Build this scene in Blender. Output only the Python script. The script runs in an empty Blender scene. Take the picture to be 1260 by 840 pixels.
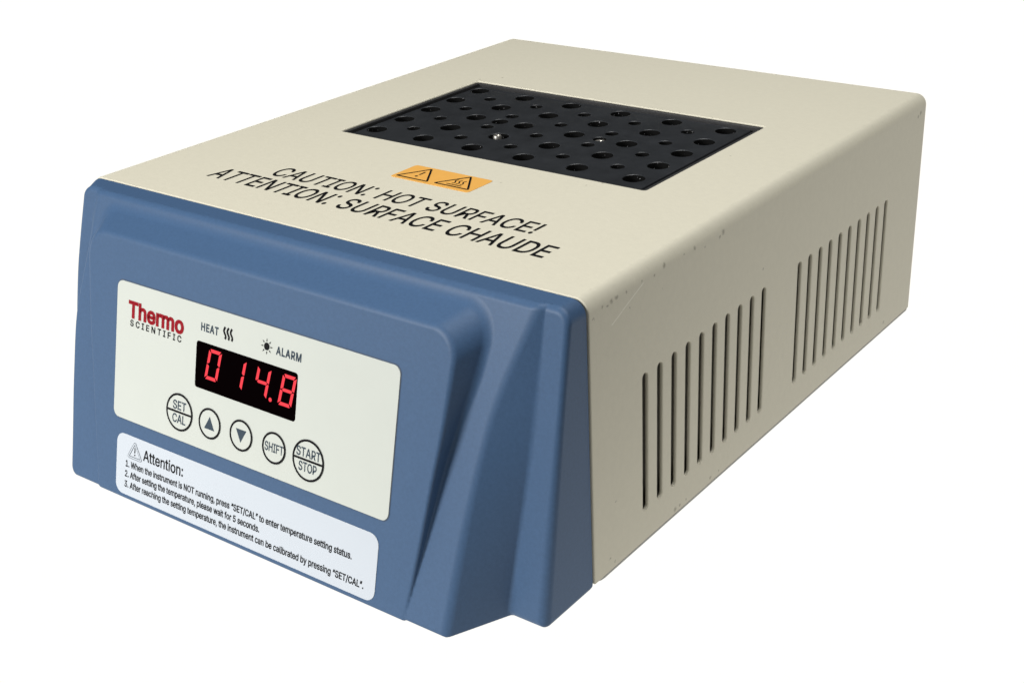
import bpy, bmesh, math, random
import numpy as np
from mathutils import Matrix, Vector

random.seed(4)
scn = bpy.context.scene
col = scn.collection

# ------------------------------------------------------------------ scale
# everything is laid out in drawing units (u) of 1.27 mm, z = -1 u is the floor
S = 0.00127
X0, X1, DEP, TOP = 12.17, 170.28, 183.03, 70.0
XM = 0.5 * (X0 + X1)


def W(v):
    return ((v[0] - XM) * S, v[1] * S, (v[2] + 1.0) * S)


# ------------------------------------------------------------------ camera
R = ((0.8179467096675006, 0.5746038561162808, -0.028170706068664682),
     (0.23164647554383824, -0.37377975620655474, -0.8981250493212436),
     (-0.5265957562611235, 0.7280927841878848, -0.438836879832708))
cd = bpy.data.cameras.new('camera')
cam = bpy.data.objects.new('camera', cd)
col.objects.link(cam)
m = Matrix(((R[0][0], -R[1][0], -R[2][0]), (R[0][1], -R[1][1], -R[2][1]), (R[0][2], -R[1][2], -R[2][2])))
cam.matrix_world = Matrix.Translation(W((313.72796239548927, -206.21741796622166, 179.9110297883651))) @ m.to_4x4()
cd.sensor_fit = 'HORIZONTAL'
cd.sensor_width = 36.0
cd.lens = 1667.8453493127843 / 1260.0 * 36.0
cd.shift_x = -(696.855 - 630.0) / 1260.0
cd.shift_y = (441.454 - 420.0) / 1260.0
cd.clip_start, cd.clip_end = 0.01, 50.0
scn.camera = cam

# ------------------------------------------------------------------ world and lamps
wd = bpy.data.worlds.new('World')
scn.world = wd
wd.use_nodes = True
wd.node_tree.nodes['Background'].inputs[0].default_value = (0.95, 0.97, 1.0, 1)
wd.node_tree.nodes['Background'].inputs[1].default_value = 0.012


def softbox(name, loc, target, size, power, color=(1, 1, 1)):
    ld = bpy.data.lights.new(name, 'AREA')
    ld.shape = 'RECTANGLE'
    ld.size, ld.size_y = size
    ld.energy = power
    ld.color = color
    o = bpy.data.objects.new(name, ld)
    col.objects.link(o)
    d = Vector(target) - Vector(loc)
    o.location = loc
    o.rotation_euler = d.to_track_quat('-Z', 'Y').to_euler()
    return o


softbox('key_softbox', (-0.30, -0.75, 0.42), (0.0, 0.0, 0.05), (0.34, 0.28), 9.9, (1.0, 0.99, 0.97))
softbox('overhead_fill', (0.17, 0.13, 0.85), (0.03, 0.12, 0.05), (0.6, 0.6), 6.7, (0.99, 0.99, 0.98))  # added fill lamp that brightens the top

scn.view_settings.view_transform = 'Standard'
scn.view_settings.look = 'None'
scn.view_settings.exposure = 0.0
scn.view_settings.gamma = 1.0


# ------------------------------------------------------------------ materials
def mat(name, base, rough=0.5, spec=0.5, metal=0.0, bump=None, mottle=None, coat=0.0):
    mt = bpy.data.materials.new(name)
    mt.use_nodes = True
    nt = mt.node_tree
    b = nt.nodes['Principled BSDF']
    b.inputs['Base Color'].default_value = (*base, 1)
    b.inputs['Roughness'].default_value = rough
    b.inputs['Specular IOR Level'].default_value = spec
    b.inputs['Metallic'].default_value = metal
    b.inputs['Coat Weight'].default_value = coat
    tc = nt.nodes.new('ShaderNodeTexCoord')
    if mottle:
        sc, amt = mottle
        n = nt.nodes.new('ShaderNodeTexNoise')
        n.inputs['Scale'].default_value = sc
        n.inputs['Detail'].default_value = 6
        n.inputs['Roughness'].default_value = 0.65
        nt.links.new(tc.outputs['Object'], n.inputs['Vector'])
        mr = nt.nodes.new('ShaderNodeMapRange')
        mr.inputs['From Min'].default_value = 0.3
        mr.inputs['From Max'].default_value = 0.7
        mr.inputs['To Min'].default_value = 1 - amt
        mr.inputs['To Max'].default_value = 1 + amt
        nt.links.new(n.outputs['Fac'], mr.inputs['Value'])
        mx = nt.nodes.new('ShaderNodeMix')
        mx.data_type = 'RGBA'
        mx.blend_type = 'MULTIPLY'
        mx.inputs[0].default_value = 1
        mx.inputs[6].default_value = (*base, 1)
        nt.links.new(mr.outputs['Result'], mx.inputs[7])
        nt.links.new(mx.outputs[2], b.inputs['Base Color'])
    if bump:
        last = None
        for sc, dist, st in bump:
            n = nt.nodes.new('ShaderNodeTexNoise')
            n.inputs['Scale'].default_value = sc
            n.inputs['Detail'].default_value = 3
            nt.links.new(tc.outputs['Object'], n.inputs['Vector'])
            bp = nt.nodes.new('ShaderNodeBump')
            bp.inputs['Strength'].default_value = st
            bp.inputs['Distance'].default_value = dist
            nt.links.new(n.outputs['Fac'], bp.inputs['Height'])
            if last:
                nt.links.new(last.outputs['Normal'], bp.inputs['Normal'])
            last = bp
        nt.links.new(last.outputs['Normal'], b.inputs['Normal'])
    return mt


def emit(name, colr, strength):
    mt = bpy.data.materials.new(name)
    mt.use_nodes = True
    b = mt.node_tree.nodes['Principled BSDF']
    b.inputs['Base Color'].default_value = (*[c * 0.05 for c in colr], 1)
    b.inputs['Emission Color'].default_value = (*colr, 1)
    b.inputs['Emission Strength'].default_value = strength
    b.inputs['Roughness'].default_value = 0.4
    return mt


M_BEIGE = mat('beige_enamel', (0.59, 0.56, 0.452), 0.48, 0.18,
              bump=[(900, 0.00012, 0.35), (2600, 0.00005, 0.3)], mottle=(420, 0.022))
M_BLUE = mat('blue_plastic', (0.047, 0.094, 0.180), 0.5, 0.27,
             bump=[(2200, 0.00006, 0.35)], mottle=(1000, 0.07))
M_DARK = mat('dark_inside', (0.012, 0.011, 0.010), 0.7, 0.2)
M_CHASSIS = mat('dark_olive_steel', (0.07, 0.064, 0.048), 0.6, 0.3, mottle=(150, 0.2))
M_PLATE = mat('zinc_plate', (0.34, 0.34, 0.33), 0.5, 0.4, mottle=(200, 0.05))
M_BLOCK = mat('black_anodised', (0.022, 0.024, 0.027), 0.33, 0.5,
              bump=[(700, 0.00006, 0.3)], mottle=(130, 0.22))
M_SHADED_BORE = mat('shaded_bore', (0.005, 0.005, 0.005), 0.8, 0.05)  # near-black base paints the shade of the wells onto their walls
M_RIM = mat('black_rim', (0.026, 0.026, 0.027), 0.5, 0.4, mottle=(300, 0.2))
M_WHITE = mat('white_membrane', (0.50, 0.525, 0.485), 0.38, 0.4, mottle=(60, 0.012))
M_STICK = mat('white_sticker', (0.49, 0.53, 0.58), 0.45, 0.4, mottle=(40, 0.012))
M_ORANGE = mat('orange_sticker', (0.74, 0.385, 0.085), 0.42, 0.4, mottle=(300, 0.03))
M_INK = mat('black_ink', (0.006, 0.006, 0.007), 0.6, 0.08)
M_GREY = mat('grey_ink', (0.042, 0.060, 0.080), 0.6, 0.08)
M_RED = mat('red_ink', (0.25, 0.007, 0.014), 0.6, 0.08)
M_WINDOW = mat('display_window', (0.0015, 0.0006, 0.0008), 0.5, 0.0)
M_LED = emit('red_led', (1.0, 0.014, 0.036), 1.0)
M_STEEL = mat('bright_steel', (0.5, 0.48, 0.44), 0.36, 0.5, 0.8, mottle=(900, 0.2))
M_GAP_SHADE = mat('gap_shade', (0.05, 0.075, 0.12), 0.5, 0.3)

nt_ = M_SHADED_BORE.node_tree
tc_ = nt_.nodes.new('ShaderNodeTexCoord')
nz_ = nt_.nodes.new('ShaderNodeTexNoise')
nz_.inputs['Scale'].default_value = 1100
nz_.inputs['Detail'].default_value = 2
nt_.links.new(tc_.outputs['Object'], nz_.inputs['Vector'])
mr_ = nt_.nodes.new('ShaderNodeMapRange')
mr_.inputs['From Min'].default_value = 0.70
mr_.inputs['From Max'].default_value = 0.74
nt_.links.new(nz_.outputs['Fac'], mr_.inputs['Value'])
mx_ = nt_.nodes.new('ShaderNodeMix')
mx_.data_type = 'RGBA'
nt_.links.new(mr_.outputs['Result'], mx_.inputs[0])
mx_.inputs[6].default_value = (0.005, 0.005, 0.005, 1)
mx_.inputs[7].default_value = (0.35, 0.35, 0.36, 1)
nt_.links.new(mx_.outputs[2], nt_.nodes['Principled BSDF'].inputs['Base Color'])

# chips and dirt with places of their own on the enamel
SPOTS = [(40.69, 128.86, 70.0, 0.5), (45.67, 134.18, 70.0, 0.5), (131.93, 62.98, 70.0, 0.45), (129.33, 59.78, 70.0, 0.35),
         (127.25, 38.32, 70.0, 0.25), (76.49, 59.25, 70.0, 0.25), (109.49, 50.22, 70.0, 0.3), (70.74, 44.51, 70.0, 0.25),
         (148.78, 98.49, 70.0, 0.25), (78.87, 144.16, 70.0, 0.25), (46.68, -2.43, 70.0, 0.3), (54.28, 138.68, 70.0, 0.2),
         (69.67, 8.35, 70.0, 0.2), (170.28, 10.67, 66.91, 0.7), (170.28, 8.76, 66.7, 0.7), (170.28, 7.28, 66.33, 0.5),
         (170.28, 5.29, 66.72, 0.5), (170.28, 1.95, 65.25, 0.45), (170.28, 56.16, 66.75, 0.9), (170.28, 54.65, 66.03, 0.6),
         (170.28, 43.03, 66.91, 0.6), (170.28, 47.85, 65.88, 0.5), (170.28, 29.99, 67.3, 0.8), (170.28, 25.6, 66.55, 0.5),
         (170.28, 29.0, 62.25, 0.3), (170.28, 77.25, 49.93, 0.5), (170.28, 160.11, 3.0, 0.7), (170.28, 181.4, 4.5, 0.9),
         (170.28, 181.6, 6.6, 0.8), (170.28, 35.27, 1.82, 0.8), (170.28, 37.58, 1.82, 0.6), (170.28, 40.41, 1.89, 0.5),
         (170.28, 52.47, 1.86, 0.6), (170.28, 56.63, 1.84, 0.5), (170.28, 6.74, 3.82, 0.5), (170.28, 8.72, 2.01, 0.4),
         (170.28, 9.4, 17.58, 0.35), (170.28, 15.76, 62.75, 0.4), (170.28, 14.55, 66.77, 0.5), (170.28, 176.4, 65.33, 0.9),
         (170.28, 174.7, 64.51, 0.7), (170.28, 20.65, 66.99, 0.4), (170.28, 38.35, 67.12, 0.4)]
SCRATCHES = [((170.28, 21.2, 66.4), (170.28, 13.0, 63.1)), ((170.28, 12.7, 62.9), (170.28, 8.8, 61.3))]


def add_wear(mt):
    nt = mt.node_tree
    b = nt.nodes['Principled BSDF']
    old = b.inputs['Base Color'].links[0].from_socket
    tc = nt.nodes.new('ShaderNodeTexCoord')
    nz = nt.nodes.new('ShaderNodeTexNoise')
    nz.inputs['Scale'].default_value = 900
    nt.links.new(tc.outputs['Object'], nz.inputs['Vector'])
    wob = nt.nodes.new('ShaderNodeVectorMath')
    wob.operation = 'MULTIPLY_ADD'
    nt.links.new(nz.outputs['Color'], wob.inputs[0])
    wob.inputs[1].default_value = (0.0016, 0.0016, 0.0016)
    nt.links.new(tc.outputs['Object'], wob.inputs[2])
    acc = None
    for x, y, z, r in SPOTS:
        p = W((x, y, z))
        d = nt.nodes.new('ShaderNodeVectorMath')
        d.operation = 'DISTANCE'
        nt.links.new(wob.outputs[0], d.inputs[0])
        d.inputs[1].default_value = [c + 0.0008 for c in p]
        mr = nt.nodes.new('ShaderNodeMapRange')
        mr.inputs['From Min'].default_value = r * S * 0.3
        mr.inputs['From Max'].default_value = r * S * 1.0
        mr.inputs['To Min'].default_value = 1
        mr.inputs['To Max'].default_value = 0
        nt.links.new(d.outputs['Value'], mr.inputs['Value'])
        if acc is None:
            acc = mr.outputs['Result']
        else:
            mx = nt.nodes.new('ShaderNodeMath')
            mx.operation = 'MAXIMUM'
            nt.links.new(acc, mx.inputs[0])
            nt.links.new(mr.outputs['Result'], mx.inputs[1])
            acc = mx.outputs[0]
    scr = None
    for a_, b_ in SCRATCHES:
        A, B = Vector(W(a_)), Vector(W(b_))
        ab = B - A
        sub = nt.nodes.new('ShaderNodeVectorMath')
        sub.operation = 'SUBTRACT'
        nt.links.new(tc.outputs['Object'], sub.inputs[0])
        sub.inputs[1].default_value = A
        dt = nt.nodes.new('ShaderNodeVectorMath')
        dt.operation = 'DOT_PRODUCT'
        nt.links.new(sub.outputs[0], dt.inputs[0])
        dt.inputs[1].default_value = ab / ab.length_squared
        cl = nt.nodes.new('ShaderNodeClamp')
        nt.links.new(dt.outputs['Value'], cl.inputs[0])
        sc = nt.nodes.new('ShaderNodeVectorMath')
        sc.operation = 'SCALE'
        sc.inputs[0].default_value = ab
        nt.links.new(cl.outputs[0], sc.inputs['Scale'])
        ds = nt.nodes.new('ShaderNodeVectorMath')
        ds.operation = 'DISTANCE'
        nt.links.new(sub.outputs[0], ds.inputs[0])
        nt.links.new(sc.outputs[0], ds.inputs[1])
        mr = nt.nodes.new('ShaderNodeMapRange')
        mr.inputs['From Min'].default_value = 0.00010
        mr.inputs['From Max'].default_value = 0.00022
        mr.inputs['To Min'].default_value = 0.55
        mr.inputs['To Max'].default_value = 0
        nt.links.new(ds.outputs['Value'], mr.inputs['Value'])
        if scr is None:
            scr = mr.outputs['Result']
        else:
            mx = nt.nodes.new('ShaderNodeMath')
            mx.operation = 'MAXIMUM'
            nt.links.new(scr, mx.inputs[0])
            nt.links.new(mr.outputs['Result'], mx.inputs[1])
            scr = mx.outputs[0]
    pale = nt.nodes.new('ShaderNodeMix')
    pale.data_type = 'RGBA'
    nt.links.new(scr, pale.inputs[0])
    nt.links.new(old, pale.inputs[6])
    pale.inputs[7].default_value = (0.85, 0.83, 0.74, 1)
    old = pale.outputs[2]
    mul = nt.nodes.new('ShaderNodeMath')
    mul.operation = 'MULTIPLY'
    nt.links.new(acc, mul.inputs[0])
    mul.inputs[1].default_value = 0.52
    mix = nt.nodes.new('ShaderNodeMix')
    mix.data_type = 'RGBA'
    nt.links.new(mul.outputs[0], mix.inputs[0])
    nt.links.new(old, mix.inputs[6])
    mix.inputs[7].default_value = (0.10, 0.085, 0.055, 1)
    nt.links.new(mix.outputs[2], b.inputs['Base Color'])


add_wear(M_BEIGE)


# ------------------------------------------------------------------ mesh helpers
def link(name, me, mats, parent=None, label=None):
    o = bpy.data.objects.new(name, me)
    col.objects.link(o)
    if not isinstance(mats, (list, tuple)):
        mats = [mats]
    if len(me.materials) == 0:
        for mt in mats:
            me.materials.append(mt)
    if parent:
        o.parent = parent
    if label:
        o['label'] = label
    return o


def thing(name, label, cat):
    o = bpy.data.objects.new(name, None)
    o.empty_display_size = 0.02
    col.objects.link(o)
    o['label'] = label
    o['category'] = cat
    return o


def evaluated(o):
    dg = bpy.context.evaluated_depsgraph_get()
    dg.update()
    return bpy.data.meshes.new_from_object(o.evaluated_get(dg))


def prism(loop, axis, a, b):
    """closed prism of a 2-D loop; axis 'x' (loop is y,z) or 'z' (loop is x,y); drawing units"""
    bm = bmesh.new()
    def pt(u, v, w):
        return W((w, u, v)) if axis == 'x' else W((u, v, w))
    lo = [bm.verts.new(pt(u, v, a)) for u, v in loop]
    hi = [bm.verts.new(pt(u, v, b)) for u, v in loop]
    bm.faces.new(lo)
    bm.faces.new(hi)
    n = len(loop)
    for i in range(n):
        bm.faces.new((lo[i], lo[(i + 1) % n], hi[(i + 1) % n], hi[i]))
    bmesh.ops.recalc_face_normals(bm, faces=bm.faces)
    return bm


def rrect(x0, y0, x1, y1, r, seg=6):
    out = []
    for cx, cy, a0 in ((x1 - r, y1 - r, 0), (x0 + r, y1 - r, 90), (x0 + r, y0 + r, 180), (x1 - r, y0 + r, 270)):
        for k in range(seg + 1):
            a = math.radians(a0 + 90 * k / seg)
            out.append((cx + r * math.cos(a), cy + r * math.sin(a)))
    return out


def ring(cx, cy, r, seg=40):
    return [(cx + r * math.cos(2 * math.pi * k / seg), cy + r * math.sin(2 * math.pi * k / seg)) for k in range(seg)]


def fill2d(loops, extrude=0.0, bevel=0.0):
    """flat shape with holes from 2-D loops -> list of 3-D verts and faces (u, v, depth)"""
    cu = bpy.data.curves.new('shape', 'CURVE')
    cu.dimensions = '2D'
    cu.fill_mode = 'BOTH'
    cu.extrude = extrude
    cu.bevel_depth = bevel
    cu.bevel_resolution = 2
    for lp in loops:
        sp = cu.splines.new('POLY')
        sp.points.add(len(lp) - 1)
        for p_, q in zip(sp.points, lp):
            p_.co = (q[0], q[1], 0, 1)
        sp.use_cyclic_u = True
    o = bpy.data.objects.new('shape', cu)
    col.objects.link(o)
    me = evaluated(o)
    vs = [tuple(v.co) for v in me.vertices]
    fs = [tuple(p_.vertices) for p_ in me.polygons]
    bpy.data.objects.remove(o)
    bpy.data.curves.remove(cu)
    bpy.data.meshes.remove(me)
    return vs, fs


# outlines of the grotesque lettering, 1/1000 em: character -> [advance, loops of x, y]
GLYPHS = {
    ' ': [188,[]],
    '!': [196,[[67,160,63,509,132,509,128,160],[98,-4,89,-4,81,-1,73,3,66,9,60,16,56,24,53,32,52,41,53,50,56,58,60,66,66,73,73,79,81,83,89,86,98,86,107,86,116,83,123,79,130,73,136,66,140,58,143,50,143,41,143,32,140,24,136,16,130,9,123,3,116,-1,107,-4]]],
    ',': [188,[[38,-119,68,71,137,71,84,-119]]],
    '.': [188,[[95,-4,86,-4,78,-1,70,3,63,9,57,16,53,24,50,32,50,41,50,50,53,59,57,66,63,73,70,79,78,83,86,86,95,87,104,86,113,83,121,79,128,73,134,66,138,59,140,50,141,41,140,32,138,24,134,16,128,9,121,3,113,-1,104,-4]]],
    '/': [249,[[235,533,71,-76,14,-76,178,533]]],
    '1': [453,[[76,0,76,55,391,55,391,0],[276,509,276,0,212,0,212,448,209,448,86,358,86,427,198,509]]],
    '2': [453,[[64,0,64,47,234,229,248,243,261,257,272,270,282,282,291,294,299,305,305,316,311,327,315,337,318,348,320,360,320,371,319,385,317,397,313,408,308,419,301,428,293,436,283,443,273,449,262,454,250,457,237,459,224,460,209,459,196,457,184,453,172,447,162,441,153,433,145,424,139,413,134,402,130,390,128,376,127,362,66,362,67,384,71,405,77,424,86,442,98,459,111,473,126,486,143,496,162,505,182,511,203,514,225,516,247,514,268,511,288,505,306,497,323,486,337,474,350,461,361,445,370,428,376,411,380,392,381,372,380,358,378,345,375,331,371,318,365,304,357,290,347,275,336,259,322,241,306,223,288,202,267,180,153,60,153,57,389,57,389,0]]],
    '3': [453,[[218,-7,195,-6,173,-3,152,2,133,10,114,19,98,30,83,43,70,57,60,74,52,91,46,111,44,132,109,132,111,119,115,107,120,97,126,87,134,78,144,71,154,64,165,59,178,55,191,52,204,50,219,50,234,51,248,53,262,56,275,61,287,67,297,74,307,83,315,93,321,104,325,116,328,130,329,145,328,158,326,172,322,184,316,196,308,207,299,217,288,226,275,234,260,240,242,244,223,247,201,248,157,248,157,299,288,448,288,452,70,452,70,509,372,509,372,461,211,278,211,289,239,290,264,288,287,284,308,276,327,265,344,253,359,239,371,222,381,205,387,186,392,166,393,145,392,123,387,103,380,84,370,66,358,50,344,36,327,23,309,12,288,4,266,-2,243,-6]]],
    '5': [453,[[221,-7,199,-6,178,-2,159,3,140,11,123,21,108,32,94,45,83,60,73,76,66,93,62,111,60,130,122,130,124,119,127,108,132,98,138,89,145,80,154,73,163,66,173,60,184,56,196,52,208,50,221,50,236,51,250,53,264,58,276,64,288,72,298,82,307,92,314,104,320,117,324,131,327,146,328,162,327,178,324,193,320,208,314,221,306,233,297,244,286,254,275,262,262,269,248,273,233,276,218,277,205,276,192,275,180,272,167,268,156,264,145,258,136,252,128,246,67,253,96,509,366,509,366,452,151,452,134,301,136,301,145,308,155,315,166,320,178,325,190,329,203,331,216,333,229,334,247,333,263,330,279,326,294,321,308,314,321,306,334,296,345,285,355,273,364,260,372,246,379,231,384,215,388,199,390,181,391,163,390,139,385,117,379,95,369,76,357,57,343,41,327,27,309,15,289,6,268,-1,245,-5]]],
    ':': [188,[[95,-4,86,-4,78,-1,70,3,63,9,57,16,53,24,50,32,50,41,50,50,53,59,57,66,63,73,70,79,78,83,86,86,95,87,104,86,113,83,121,79,128,73,134,66,138,59,140,50,141,41,140,32,138,24,134,16,128,9,121,3,113,-1,104,-4],[95,271,86,272,78,274,70,278,63,284,57,291,53,299,50,307,50,316,50,325,53,334,57,342,63,349,70,354,78,359,86,361,95,362,104,361,113,359,121,354,128,349,134,342,138,334,140,325,141,316,140,307,138,299,134,291,128,284,121,278,113,274,104,272]]],
    'A': [480,[[16,0,201,509,276,509,463,0,395,0,287,302,282,317,276,334,270,352,264,372,257,394,250,420,241,447,232,478,245,478,236,447,228,419,220,393,213,371,206,351,201,333,195,317,191,302,85,0],[110,142,110,199,370,199,370,142]]],
    'C': [510,[[267,-7,235,-5,205,1,177,11,150,25,126,42,104,63,86,88,70,115,57,146,48,179,42,215,40,254,42,293,48,329,57,362,70,393,86,421,104,445,126,466,150,484,177,498,205,508,235,514,267,516,286,515,305,513,323,509,340,504,357,498,373,490,388,481,402,471,415,460,427,447,438,433,448,418,456,402,463,385,469,367,473,348,408,348,405,361,401,373,395,384,389,395,382,404,375,413,366,421,357,428,348,435,337,440,327,445,315,449,304,452,292,454,280,455,267,456,245,454,223,450,203,443,184,432,166,419,150,403,137,385,125,364,116,340,109,314,105,285,103,254,105,223,109,194,116,168,125,145,137,123,151,105,166,89,184,76,203,66,223,59,245,54,267,53,280,53,292,55,304,57,315,60,327,64,337,69,348,74,357,81,366,88,375,96,382,105,389,114,395,125,401,136,405,148,408,160,473,160,469,142,463,124,457,107,448,91,438,76,428,62,416,49,402,38,388,28,373,19,357,11,341,5,323,0,305,-4,286,-6]]],
    'D': [502,[[219,0,96,0,96,57,215,57,244,58,272,63,296,70,318,81,337,94,354,110,368,128,379,149,388,172,394,198,398,226,399,255,398,285,394,312,388,337,379,361,368,381,354,399,338,415,320,428,299,438,275,446,249,450,221,452,93,452,93,509,225,509,261,507,294,501,325,492,353,478,377,461,399,441,418,418,433,391,446,361,455,329,460,293,462,255,460,217,455,181,446,149,433,119,417,92,398,68,376,48,351,31,322,17,291,8,256,2],[125,509,125,0,60,0,60,509]]],
    'E': [419,[[60,0,60,509,372,509,372,452,125,452,125,286,355,286,355,229,125,229,125,57,375,57,375,0]]],
    'F': [410,[[60,0,60,509,369,509,369,452,125,452,125,278,346,278,346,221,125,221,125,0]]],
    'H': [517,[[60,0,60,509,125,509,125,289,392,289,392,509,457,509,457,0,392,0,392,232,125,232,125,0]]],
    'I': [300,[[31,0,31,57,118,57,118,452,31,452,31,509,269,509,269,452,183,452,183,57,269,57,269,0]]],
    'L': [393,[[60,0,60,509,125,509,125,57,361,57,361,0]]],
    'M': [628,[[60,0,60,509,152,509,277,187,280,181,282,174,285,167,287,159,299,123,302,113,305,103,308,93,311,84,322,49,307,49,318,83,330,121,342,158,345,167,348,174,350,181,352,187,476,509,568,509,568,0,504,0,504,291,504,327,505,369,506,413,507,457,513,457,509,445,505,433,502,421,498,409,482,363,478,352,474,341,471,331,467,322,456,291,342,0,286,0,170,291,168,297,165,304,162,312,159,321,145,361,141,372,137,384,133,396,129,408,125,420,121,432,116,445,112,457,119,457,120,416,121,372,122,328,122,291,122,0]]],
    'N': [523,[[60,0,60,509,136,509,343,183,347,176,352,169,357,160,363,151,369,141,375,130,381,119,388,107,394,94,401,82,407,68,414,55,405,54,403,68,402,81,401,95,401,108,400,121,400,134,399,146,399,157,399,195,399,509,463,509,463,0,387,0,202,290,196,300,190,310,184,320,177,331,171,342,164,354,156,367,148,381,108,452,119,454,122,384,123,368,123,354,124,340,124,328,125,317,125,307,125,298,125,291,125,0]]],
    'O': [533,[[267,-7,235,-5,205,1,177,11,150,25,126,42,105,63,86,88,70,115,57,146,48,179,42,215,40,254,42,293,48,329,57,362,70,393,86,421,105,445,126,466,150,484,177,498,205,508,235,514,267,516,299,514,329,508,357,498,384,484,408,466,429,445,448,421,464,393,477,362,486,329,491,293,493,254,491,215,486,179,477,146,464,115,448,88,429,63,408,42,384,25,357,11,329,1,299,-5],[267,53,289,54,310,59,330,66,349,76,367,89,383,105,396,123,408,144,418,168,425,194,429,223,430,254,429,286,425,314,418,341,408,365,396,386,383,404,367,420,349,433,330,443,310,450,289,454,267,456,245,454,223,450,203,443,184,433,167,420,151,404,137,385,125,364,116,340,109,314,105,285,103,254,105,223,109,194,116,168,125,144,137,123,151,105,167,89,184,76,203,66,223,59,245,54]]],
    'P': [445,[[60,0,60,509,235,509,263,507,289,503,312,497,332,487,350,476,366,462,379,447,390,430,398,411,404,391,407,370,409,348,407,325,404,304,398,284,390,265,379,248,366,233,350,219,332,207,312,198,289,191,263,187,235,186,109,186,109,242,233,242,252,243,269,246,284,250,297,256,308,264,318,272,327,282,333,294,338,306,342,319,344,333,344,348,344,362,342,376,338,389,333,402,326,413,318,423,308,431,297,439,284,444,268,449,251,451,232,452,125,452,125,0]]],
    'R': [449,[[60,0,60,509,236,509,264,507,290,504,313,497,333,489,351,478,367,465,380,450,390,433,399,415,405,395,408,374,409,352,408,330,405,309,399,290,390,271,380,255,367,240,351,228,333,217,312,209,289,203,264,199,236,198,96,198,96,255,234,255,252,256,269,258,284,262,298,267,309,273,319,281,327,290,334,300,339,312,342,324,344,338,345,352,344,367,342,380,339,393,334,405,327,415,319,425,309,433,298,440,284,445,269,449,252,451,233,452,125,452,125,0],[353,0,230,229,303,229,428,0]]],
    'S': [447,[[224,-9,197,-8,172,-4,149,1,128,9,108,19,91,31,76,45,64,60,54,77,46,96,41,115,38,137,104,137,107,123,110,110,116,98,123,88,132,79,142,71,154,64,166,59,180,55,194,52,209,50,224,49,241,50,257,52,272,55,286,60,299,66,311,74,321,82,329,92,336,102,341,114,345,126,346,139,345,151,342,161,338,171,332,179,325,186,316,193,307,199,296,205,284,209,272,214,259,218,245,222,184,239,154,249,128,260,105,274,86,289,71,307,60,326,54,348,52,372,53,393,58,413,65,431,75,448,87,463,102,476,119,488,138,498,158,506,180,511,203,514,227,516,252,514,275,511,296,505,316,498,334,488,351,476,365,463,377,449,387,433,394,415,399,397,401,378,337,378,334,396,326,412,316,426,302,437,286,447,267,453,247,457,225,459,209,458,194,456,180,452,167,448,156,442,145,435,136,427,129,418,123,409,118,398,116,387,115,376,116,363,119,352,124,342,131,334,139,326,148,319,158,313,169,308,180,304,191,300,202,296,212,293,264,279,276,276,287,272,299,268,312,264,324,258,336,252,347,245,359,238,369,229,379,220,387,209,395,198,401,185,405,171,407,155,408,139,407,118,403,99,396,81,386,64,374,48,360,34,343,21,323,11,302,2,278,-4,252,-8]]],
    'T': [449,[[32,452,32,509,417,509,417,452,257,452,257,0,193,0,193,452]]],
    'U': [517,[[259,-8,230,-7,203,-2,177,5,154,15,133,28,114,43,98,60,85,80,74,101,66,124,62,148,60,173,60,509,124,509,124,178,125,160,128,144,133,128,141,113,150,99,160,87,173,77,187,68,203,61,220,56,239,53,259,52,279,53,298,56,315,61,331,68,345,77,357,87,368,99,377,113,384,128,389,144,392,160,393,178,393,509,457,509,457,173,456,148,451,124,443,101,433,80,419,60,403,43,384,28,363,15,340,5,315,-2,288,-7]]],
    'W': [686,[[155,0,16,509,82,509,163,196,166,183,170,171,173,158,175,145,178,133,181,120,184,107,187,94,189,80,192,67,195,53,197,40,189,40,192,53,194,67,197,80,200,94,203,107,205,120,208,133,211,145,214,158,218,171,221,183,224,196,306,509,380,509,462,196,465,183,468,171,471,158,474,145,477,133,480,120,483,107,486,94,489,80,492,67,494,53,497,40,488,40,491,53,493,67,496,80,499,94,502,107,504,120,507,133,510,145,523,196,603,509,670,509,530,0,455,0,368,323,363,339,359,356,355,373,351,391,347,410,344,431,340,452,336,475,350,475,346,453,342,433,339,413,335,395,331,377,327,359,323,341,318,323,230,0]]],
    'a': [389,[[160,-9,142,-8,126,-5,110,-1,94,5,80,12,68,22,57,32,48,45,40,58,35,73,31,90,30,108,31,123,34,138,38,150,43,161,50,171,58,179,67,187,78,193,89,199,100,203,112,207,125,211,138,213,152,216,165,218,178,220,194,222,209,224,222,225,234,227,244,228,252,230,259,232,265,235,270,238,273,243,275,248,276,255,276,257,275,268,273,279,271,288,267,297,262,304,256,311,248,317,240,322,230,326,220,329,208,330,196,331,183,330,171,329,159,326,149,322,140,318,132,313,124,307,118,301,112,294,107,288,103,281,100,274,41,291,48,308,57,322,67,335,79,346,91,355,104,364,118,370,133,375,148,379,163,382,179,384,194,384,204,384,215,383,227,382,239,379,251,376,263,372,275,367,286,360,296,353,306,343,315,333,322,320,329,306,333,290,336,272,337,251,337,0,277,0,277,52,272,52,269,45,264,38,258,32,252,25,244,18,236,12,226,6,215,1,203,-3,190,-6,176,-8],[170,45,187,46,202,49,216,53,228,59,239,66,248,74,257,83,263,93,269,104,272,115,275,126,276,138,276,190,273,188,270,186,265,184,259,182,253,180,246,179,239,177,231,176,223,175,216,173,208,172,200,171,175,168,165,166,154,164,144,162,134,159,125,155,117,150,110,145,103,139,98,132,95,124,93,115,92,105,92,95,94,87,98,79,102,72,107,66,114,61,121,56,130,52,139,49,149,47,159,46]]],
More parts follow.
